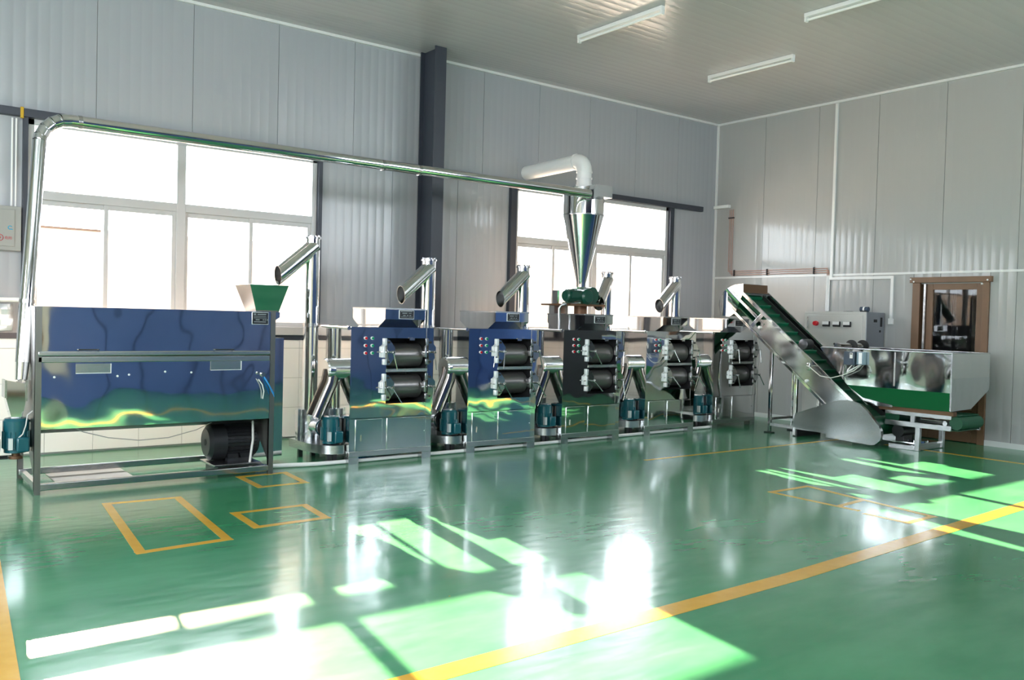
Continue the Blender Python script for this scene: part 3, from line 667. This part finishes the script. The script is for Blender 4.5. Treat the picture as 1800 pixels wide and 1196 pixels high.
# ------------------------------------------------------------------ sloping belt elevator
EX0, EX1 = 10.2, 10.75
EO = (10.2, 6.9, 0)
ev = thing('belt_elevator', 'sloping cleated belt elevator with green belt feeding the last mill', 'conveyor', EO)
B0 = Vector((6.25, .58)); sd_ = Vector((7.97-6.25, 1.939-.58)); SL = sd_.length; sd_.normalize(); td = Vector((sd_.y, -sd_.x))
def st(s, t): p = B0+sd_*s+td*t; return (p.x, p.y)
def splate(x0, x1, pts): return MB().prism([st(*p) for p in pts], 'x', x0, x1)
def E_(mb, n, m, bevel=0): return rel(mb, EO).build(n, m, ev, bevel=bevel)
E_(splate(EX0-.006, EX0, [(-.3, 0), (1.50, 0), (1.50, .31), (-.3, .31)]), 'side_plate', 'satin')
E_(splate(EX0-.006, EX0, [(1.50, .0), (1.58, .0), (1.70, .10), (1.58, .31), (1.50, .31)]), 'side_plate', 'satin')
E_(splate(EX0-.02, EX0+.004, [(-.3, -.012), (SL, -.012), (SL, .035), (-.3, .035)]), 'top_rail', 'pipe', .004)
E_(splate(EX0-.02, EX0+.004, [(-.1, .285), (SL+.02, .285), (SL+.02, .325), (-.1, .325)]), 'bottom_rail', 'pipe', .004)
E_(splate(EX0-.012, EX0+.004, [(1.62, .10), (SL, .10), (SL, .14), (1.62, .14)]), 'brace', 'pipe', .003)
E_(splate(EX0-.014, EX0+.004, [(1.70, .035), (1.76, .035), (1.80, .285), (1.74, .285)]), 'brace', 'pipe', .003)
E_(splate(EX1, EX1+.006, [(-.3, -.0), (SL-.02, -.0), (SL-.02, .31), (-.3, .31)]), 'side_plate', 'satin')
E_(splate(EX1-.004, EX1+.016, [(-.3, -.02), (SL, -.02), (SL, .02), (-.3, .02)]), 'top_rail', 'pipe', .004)
E_(splate(EX0+.03, EX1-.03, [(-.28, .085), (SL+.06, .085), (SL+.06, .10), (-.28, .10)]), 'belt', 'belt')
E_(splate(EX0+.03, EX1-.03, [(-.28, .22), (SL+.06, .22), (SL+.06, .235), (-.28, .235)]), 'belt', 'belt')
cl0 = E_(splate(EX0+.07, EX1-.12, [(0, .045), (.014, .045), (.014, .085), (0, .085)]), 'cleat', 'cleat')
for i in range(1, 12):
    c_ = cl0.copy(); COL.objects.link(c_); c_.parent = ev; c_.location = (0, sd_.x*.195*i, sd_.y*.195*i)
E_(splate(EX1-.075, EX1-.06, [(-.28, .03), (SL, .03), (SL, .085), (-.28, .085)]), 'belt_guide', 'cav')
hd = [(7.975, 2.057), (8.12, 2.045), (8.234, 2.007), (8.32, 1.95), (8.369, 1.884), (8.395, 1.82), (8.4, 1.76), (8.373, 1.603), (8.201, 1.589), (8.098, 1.648), (7.97, 1.939)]
E_(MB().prism(hd, 'x', EX0-.008, EX0), 'head_cheek', 'steelf'); E_(MB().prism(hd, 'x', EX1, EX1+.008), 'head_cheek', 'steelf')
hs = MB()
for p, q in zip(hd[:8], hd[1:8]): hs.sheet([(EX0, *p), (EX1, *p), (EX1, *q), (EX0, *q)], .005)
E_(hs, 'head_cover', 'steelf')
E_(MB().box(EX0, EX1, 7.975, 7.982, 1.935, 2.055), 'head_flap', 'brown')  # brownish reflection put into the flap's colour
E_(MB().cyl((EX0+.01, 8.15, 1.80), (EX1-.01, 8.15, 1.80), .10, n=28), 'head_pulley', 'belt')
gp = [(7.037, .133), (7.04, .19), (7.018, .318), (6.443, .531), (6.36, .553), (6.27, .562), (6.18, .555), (6.08, .52), (5.991, .455), (5.826, .282), (5.79, .22), (5.788, .171), (5.80, .11), (5.84, .069), (5.88, .045), (5.929, .033), (6.547, .056), (6.549, .1)]
E_(MB().prism(gp, 'x', EX0-.06, EX0-.012), 'boot_guard', 'guard'); E_(MB().prism(gp, 'x', EX1+.012, EX1+.05), 'boot_guard', 'guard')
E_(MB().cyl((EX0, 6.02, .25), (EX1, 6.02, .25), .12, n=28), 'tail_pulley', 'belt')
for yy in (7.49, 7.085):
    zt_ = B0.y + (yy-B0.x)*sd_.y/sd_.x - .36
    for xx in (EX0-.005, EX1-.03):
        E_(MB().box(xx, xx+.038, yy-.045, yy+.0, .015, zt_+.05), 'leg', 'pipe', .004)
        if yy > 7.2: E_(MB().box(xx-.02, xx+.058, yy-.08, yy+.04, 0, .015), 'foot', 'rubber')
E_(MB().box(EX0, EX0+.03, 6.5, 7.46, .10, .14), 'base_rail', 'rail'); E_(MB().box(EX1-.03, EX1, 6.5, 7.46, .10, .14), 'base_rail', 'rail')
E_(MB().box(EX0, EX1, 7.45, 7.48, .18, .21), 'cross_rail', 'rail')
E_(MB().box(EX0, EX1, 7.05, 7.08, .18, .21), 'cross_rail', 'rail')
E_(MB().box(EX0, EX1, 7.02, 7.08, 0, .10), 'rear_foot', 'cav')
E_(MB().box(EX0-.03, EX0-.006, 6.84, 6.89, .90, 1.0), 'side_handle', 'lever', .01)
E_(MB().cyl((EX0-.03, 7.665, 1.45), (EX0-.006, 7.665, 1.45), .02, n=14), 'bearing', 'bright')
E_(MB().cyl((EX0-.03, 6.89, .76), (EX0-.006, 6.89, .76), .02, n=14), 'bearing', 'bright')
E_(MB().cyl((EX0+.012, 6.98, 1.24), (EX0+.16, 6.98, 1.24), .07, n=20).cyl((EX0+.005, 6.98, 1.24), (EX0+.012, 6.98, 1.24), .055, .07, n=20), 'bearing_drum', 'cav')
# ------------------------------------------------------------------ feed conveyor with hopper
FX0, FX1, FY0, FY1 = 9.95, 10.86, 4.86, 6.52
FO2 = (10.66, 5.80, 0)
fc = thing('feed_conveyor', 'low belt feeder with long polished steel hopper in front of the glazed door', 'conveyor', FO2)
def C_(mb, n, m, bevel=0, label=None):
    rel(mb, (10.3, 5.6, 0)); mb.v = [(v[0]*1.035, v[1]*1.035, max(0, v[2]*1.035-.05)) for v in mb.v]
    return mb.build(n, m, fc, bevel=bevel, label=label)
sp = [(FY0, .768), (6.15, .768), (6.545, 1.215), (FY0, 1.215)]
C_(MB().prism(sp, 'x', FX0, FX0+.006), 'side_plate', 'steel')
C_(MB().prism(sp, 'x', FX1-.006, FX1), 'side_plate', 'steel')
C_(MB().sheet([(FX0+.006, 6.15, .768), (FX1-.006, 6.15, .768), (FX1-.006, 6.545, 1.215), (FX0+.006, 6.545, 1.215)], .005), 'end_plate', 'steelf')
C_(MB().box(FX0+.006, FX1-.006, FY0, FY0+.006, .935, 1.215), 'end_plate', 'steelf')
C_(MB().prism([(FX0, .935), (FX1, .935), (FX1, .785), (10.42, .572), (FX0, .56)], 'y', FY0-.004, FY0+.004), 'end_apron', 'galv', label='dull galvanised end apron')
C_(MB().sheet([(FX1, FY0, .785), (FX1, 6.1, .785), (10.42, 5.9, .572), (10.42, FY0, .572)], .005), 'slope_plate', 'steelf')
C_(MB().sheet([(FX0+.002, FY0+.005, .768), (FX0+.002, 6.14, .768), (FX0+.05, 5.92, .555), (FX0+.05, FY0+.005, .555)], .005), 'skirt', 'skirt', label='bright green rubber skirt')
C_(MB().prism([(6.13, .75), (5.93, .625), (5.55, .57), (5.55, .545), (5.90, .545)], 'x', FX0+.0, FX0+.035), 'skirt_plate', 'steelf')
C_(MB().tube([(FX0+.003, FY0, 1.215), (FX0+.003, FY1, 1.222)], .009, 10).tube([(FX1-.003, FY0, 1.215), (FX1-.003, FY1, 1.222)], .009, 10).tube([(FX0, FY0+.003, 1.215), (FX1, FY0+.003, 1.215)], .007, 10), 'rim', 'brushed')
C_(MB().box(FX0-.004, FX0, 5.53, 5.545, .80, 1.2), 'seam', 'rail')
C_(MB().box(FX0-.003, FX0+.004, FY0-.002, FY0+.012, .57, 1.21), 'seam', 'rail')
C_(MB().box(10.02, 10.10, FY0, 5.76, .505, .55), 'edge_rail', 'brown')
C_(MB().box(10.10, 10.59, FY0-.02, 5.68, .50, .51), 'belt', 'belt'); C_(MB().box(10.10, 10.59, FY0-.02, 5.68, .33, .34), 'belt', 'belt')
C_(MB().cyl((10.09, FY0-.0, .42), (10.60, FY0-.0, .42), .075, n=26), 'roller', 'belt'); C_(MB().cyl((10.16, 5.66, .42), (10.56, 5.66, .42), .09, n=26), 'roller', 'belt')
C_(MB().cyl((10.60, FY0, .42), (10.64, FY0, .42), .02, n=10).box(10.61, 10.64, FY0-.02, FY0+.05, .32, .47), 'take_up', 'rail')
for xx in (10.06, 10.62):
    C_(MB().box(xx, xx+.035, 4.90, 5.7, .455, .505), 'top_rail', 'brushed', .003); C_(MB().box(xx, xx+.035, 4.90, 5.7, .325, .385), 'lower_rail', 'brushed', .003)
    C_(MB().box(xx, xx+.035, 5.33, 5.38, .385, .455), 'strut', 'brushed')
    for yy in ((5.30,) if xx < 10.3 else (5.30, 5.66)): C_(MB().box(xx, xx+.05, yy-.035, yy+.02, 0, .325), 'leg', 'brushed', .003)
    C_(MB().box(xx, xx+.04, 5.32, 5.64, .045, .105), 'cross_rail', 'brushed', .003)
C_(MB().box(10.11, 10.62, 5.28, 5.32, .055, .115), 'cross_rail', 'brushed', .003)
C_(MB().box(10.15, 10.62, 5.3, 5.64, .11, .13).cyl((10.38, 5.45, .13), (10.38, 5.45, .145), .12, n=24), 'drip_tray', 'steelf')
C_(MB().cyl((10.15, 5.58, .25), (10.45, 5.58, .25), .075, n=24).box(10.2, 10.4, 5.53, 5.63, .13, .2), 'gear_motor', 'cav')
C_(MB().cyl((10.085, 4.97, .41), (10.055, 4.97, .41), .028, n=16).tube([(10.06, 5.0, .43), (10.05, 5.25, .43)], .006, 8), 'tension_screw', 'lever')
b = MB().cyl((10.0, 6.33, 1.232), (10.55, 6.33, 1.232), .05, n=24)
C_(b, 'spreader_drum', 'pipe'); 
for xx in (10.30, 10.56): C_(MB().cyl((xx, 6.33, 1.235), (xx+.02, 6.33, 1.235), .085, n=28), 'drum_flange', 'rubber')
# small control boxes on the hopper side, with loose wires
iv = thing('inverter', 'two small blue-grey control boxes fixed on the side of the long steel hopper', 'control box', (10.295, 6.21, .985))
MB().box(-.075, -.001, .02, .17, .02, .19).build('housing', 'vfd', iv, bevel=.004); MB().box(-.06, -.001, -.10, -.0, .03, .19).build('terminal_block', 'pale', iv, bevel=.003)
MB().box(-.079, -.074, .045, .085, .105, .175).build('label', 'white', iv); MB().box(-.082, -.078, .05, .08, .155, .168).build('display', 'plate', iv); MB().box(-.079, -.074, .05, .14, .03, .085).build('cover', 'vfd', iv)
MB().box(-.064, -.059, -.075, -.03, .04, .18).build('terminal_strip', 'bright', iv)
MB().tube([(-.03, -.05, .03), (-.06, .03, -.05), (-.09, .18, -.12), (-.14, .30, -.16), (-.20, .42, -.14), (-.245, .55, -.03), (-.20, .62, -.02), (.12, .72, -.05), (.22, .76, -.15), (.22, .78, -.32)], .006, 8).build('wire', 'cable', iv)
MB().tube([(-.02, -.03, .03), (-.04, .06, -.03), (-.06, .12, -.07)], .008, 8).tube([(-.02, .08, .02), (-.05, .12, -.04), (-.04, .14, -.08)], .007, 8).build('wire', 'white', iv)
# ------------------------------------------------------------------ control cabinet at the right wall
KO = (11.54, 7.21, 0)
kc = thing('control_cabinet', 'grey steel control cabinet with meters and red button against the right wall', 'cabinet', KO)
MB().box(-.235, .225, -.48, .49, .0, 1.70).build('body', 'cabs', kc, bevel=.006)
MB().box(-.252, -.235, -.48, .49, .0, 1.70).box(-.256, -.252, -.48, .49, 1.665, 1.70).build('front_frame', 'cab', kc, bevel=.003)
kd = MB().box(-.262, -.25, -.435, .455, .1, 1.65).build('door', 'cab', kc, bevel=.004)
k_ = MB().cyl((-.262, .285, 1.527), (-.285, .285, 1.527), .036, n=20).cyl((-.285, .285, 1.527), (-.315, .285, 1.527), .032, n=20).build('stop_button', 'redb', kd, label='red round push button')
for yy in (.115, -.05, -.215):
    mt = MB().box(-.30, -.262, yy-.052, yy+.052, 1.485, 1.56).build('meter', 'rubber', kd, bevel=.004)
    MB().box(-.304, -.299, yy-.05, yy+.05, 1.513, 1.558).build('meter_face', 'white', mt)
for yy in (-.02, -.12): MB().cyl((-.275, yy, 1.24), (-.262, yy, 1.24), .015, n=12).build('knob', 'rubber', kd)
MB().box(-.275, -.262, .42, .435, 1.45, 1.62).build('hinge', 'rail', kd)
MB().box(-.05, .03, -.485, -.478, 1.56, 1.60).box(.12, .16, -.487, -.478, 1.50, 1.63).box(.10, .13, -.487, -.478, 1.42, 1.45).build('side_latch', 'rubber', kc)
bl = thing('signal_beacon', 'small dark beacon lying on top of the grey control cabinet', 'beacon', (11.45, 6.85, 1.70))
MB().cyl((0, -.06, .04), (0, .06, .04), .034, n=18).build('body', 'vfd', bl); MB().cyl((0, -.012, .04), (0, .012, .04), .037, n=18).build('band', 'white', bl); MB().box(-.03, .03, -.05, .05, 0, .02).build('base', 'rubber', bl)
tag(MB().lathe([(.001, 0), (.075, 0), (.06, .012), (.001, .016)], (0, 0, 0), 24).build('cable_gland', 'rail', loc=None), 'flat round cover on top of the control cabinet', 'cover').location = (11.48, 7.12, 1.70)
# conduits and trunking on the right wall
rc = thing('conduit_run', 'three thin red-brown conduits running down the right wall corner', 'conduit', (XR, 9.5, 2.3))
for i, d_ in enumerate((0, .035, .07)):
    MB().tube([(-.02, .025-d_, 1.08), (-.02, .025-d_, .055-d_*.9), (-.02, -1.83-d_*.6, .055-d_*.9), (-.02, -1.83-d_*.6, -.05)], .0055, 8).build('conduit', 'copper', rc)
    MB().tube([(-.02, -1.83-d_*.6, -.05), (-.02, -1.83-d_*.6, -.585)], .009, 8).build('lower_conduit', 'white', rc)
for yy in (-.1, -.75, -1.6): MB().box(-.036, -.006, yy-.008, yy+.008, -.025, .075).build('clip', 'rubber', rc)
MB().box(-.036, -.006, -.06, .045, .93, .95).build('clip', 'rubber', rc)
tag(MB().box(-.10, -.03, -.31, 0, -.025, .025).build('cable_duct', 'white', bevel=.004), 'short white cable duct at the end of the dark rail in the corner', 'cable duct').location = (XR+.02, 9.83, 3.435)
tk = thing('cable_trunking', 'white cable trunking dropping from ceiling down the right wall and stepping to the cabinet', 'trunking', (XR, 7.6, 2.2))
MB().box(-.03, -.002, -.02, .02, .02, CH-2.2-.04).build('upper_run', 'trimw', tk); MB().box(-.03, -.002, -.985, .02, -.02, .02).build('level_run', 'trimw', tk)
MB().box(-.03, -.002, -.985, -.945, -.58, -.02).build('lower_run', 'trimw', tk); MB().box(-.034, -.0125, -1.0, -.93, -.66, -.58).build('end_cap', 'white', tk)
# ------------------------------------------------------------------ ceiling lamps
LPL = ['bare fluorescent batten nearest the dark column', 'bare fluorescent batten nearest the right wall, parallel to it', 'fluorescent batten cut off by the top edge of the picture']
lp0 = None
for i, (lx, ly) in enumerate(((6.92, 6.57), (9.365, 6.67), (8.24, 4.40))):
    if lp0 is None:
        o = lp0 = thing('ceiling_lamp', LPL[0], 'lamp', (lx, ly, CH), 'fluorescent battens on the ceiling')
        MB().box(-.028, .028, 0, 1.34, -.045, -.001).build('batten', 'white', o, bevel=.004)
        MB().cyl((0, .03, -.072), (0, 1.31, -.072), .014, n=16).build('tube', 'tube', o)
        for yy in (.0, 1.315): MB().box(-.022, .022, yy, yy+.025, -.092, -.045).build('lamp_holder', 'white', o)
    else:
        o = copy_tree(lp0); o.location = (lx, ly, CH); o['label'] = LPL[i]
# ------------------------------------------------------------------ electrics at the far left of the window wall
eb = thing('distribution_box', 'pale grey electric panel box with red danger mark on the wall at far left', 'electric box', (1.1, YW, 2.24))
MB().box(-.30, .31, -.09, -.001, -.22, .21).build('body', 'ebox', eb, bevel=.004)
dd = MB().box(-.26, .255, -.10, -.088, -.18, .175).build('door', 'ebox', eb, bevel=.003)
def ring(cx, cz, r, w_, a0, a1, m, y=-.1015):
    n = 24; vs_ = []; fs_ = []
    for i in range(n+1):
        a = math.radians(a0+(a1-a0)*i/n)
        for rr in (r, r-w_): vs_.append((cx+rr*math.cos(a), y, cz+rr*math.sin(a)))
        if i: fs_.append((2*i-2, 2*i, 2*i+1, 2*i-1))
    o = MB().add(vs_, fs_).build('printed_mark', m, dd); s_ = o.modifiers.new('solid', 'SOLIDIFY'); s_.thickness = .001; return o
ring(.215, .0, .020, .008, 30, 320, 'inkb'); MB().box(.225, .238, -.102, -.1, -.020, -.012).build('printed_mark', 'inkb', dd)
ring(.128, -.100, .033, .006, 0, 360, 'inkr')
MB().prism([(.133, -.078), (.115, -.105), (.127, -.105), (.120, -.127), (.143, -.096), (.131, -.096)], 'y', -.102, -.1).build('printed_mark', 'inkr', dd)
def txt(s, x, z, size, m, parent, y):
    cu = bpy.data.curves.new('lettering', 'FONT'); cu.body = s; cu.size = size; cu.extrude = .0005
    o = bpy.data.objects.new('lettering', cu); COL.objects.link(o); o.data.materials.append(M[m]); o.parent = parent
    bpy.context.view_layer.update(); me = bpy.data.meshes.new_from_object(o.evaluated_get(bpy.context.evaluated_depsgraph_get())); bpy.data.objects.remove(o)
    me.materials.clear(); me.materials.append(M[m]); o = bpy.data.objects.new('lettering', me); COL.objects.link(o); o.parent = parent
    o.location = (x, y, z); o.rotation_euler = (PI/2, 0, 0); return o
txt('\u5371\u9669', .170, -.112, .032, 'inkr', dd, -.1012)
for xx in (.235, .27):
    tag(MB().tube([(0, 0, 0), (0, 0, .86)], .009, 10).build('wall_conduit', 'white', loc=None), 'thin white conduit rising from the electric panel box, %s of two' % ('left' if xx < .25 else 'right'), 'conduit', 'conduits above the electric box').location = (1.1+xx, YW-.02, 2.452)
for zz in (.05, .45): pass
# stub pipe and foil lagging at the far left edge
tag(MB().cyl((0, 0, 0), (.42, 0, 0), .022, n=16).build('branch_pipe', 'white'), 'short white level pipe at the left edge behind the rising duct', 'pipe').location = (.97, 9.70, 1.545)
fo = MB(); random.seed(8)
gx_ = 7; gz_ = 6; vs_ = []; fs_ = []
for i in range(gx_):
    for j in range(gz_): vs_.append((.30*i/(gx_-1), random.uniform(-.03, .03), .26*j/(gz_-1)))
for i in range(gx_-1):
    for j in range(gz_-1): fs_.append((i*gz_+j, (i+1)*gz_+j, (i+1)*gz_+j+1, i*gz_+j+1))
o = tag(fo.add(vs_, fs_).build('foil_wrap', 'bright', ang=5), 'crumpled silver foil wrapped below the white pipe at left edge', 'foil'); o.location = (1.05, 9.76, 1.245)
s_ = o.modifiers.new('solid', 'SOLIDIFY'); s_.thickness = .004
# ------------------------------------------------------------------ loose things on floor and wall
tag(MB().tube([(3.3, 8.03, .022), (3.7, 7.935, .022), (4.2, 7.93, .022), (5.4, 7.965, .022), (6.9, 8.02, .022), (8.4, 8.10, .022), (9.9, 8.18, .022)], .020, 12).build('floor_conduit', 'white'), 'white plastic conduit lying on the floor along the row of mills', 'conduit')
tag(MB().box(0, .62, 0, .60, 0, .004).build('board', 'board'), 'pale flat board lying on the floor under the drum machine', 'board').location = (1.47, 8.13, 0)
tag(MB().box(0, .205, 0, .003, 0, .072).build('sticker', 'cyan'), 'blue sticker on the white tiles behind the black motor', 'sticker').location = (3.385, YW-.010, .148)
ah = thing('air_hose', 'blue air hose with yellow coupling on the floor under the first mill', 'hose', (4.5, 8.0, 0))
MB().tube([(-.25, .15, .011), (-.1, .08, .011), (.05, .03, .011), (.2, .02, .014)], .010, 10).build('hose', 'cyan', ah); MB().cyl((.2, .02, .016), (.28, .02, .018), .015, n=12).build('coupling', 'ybox', ah)
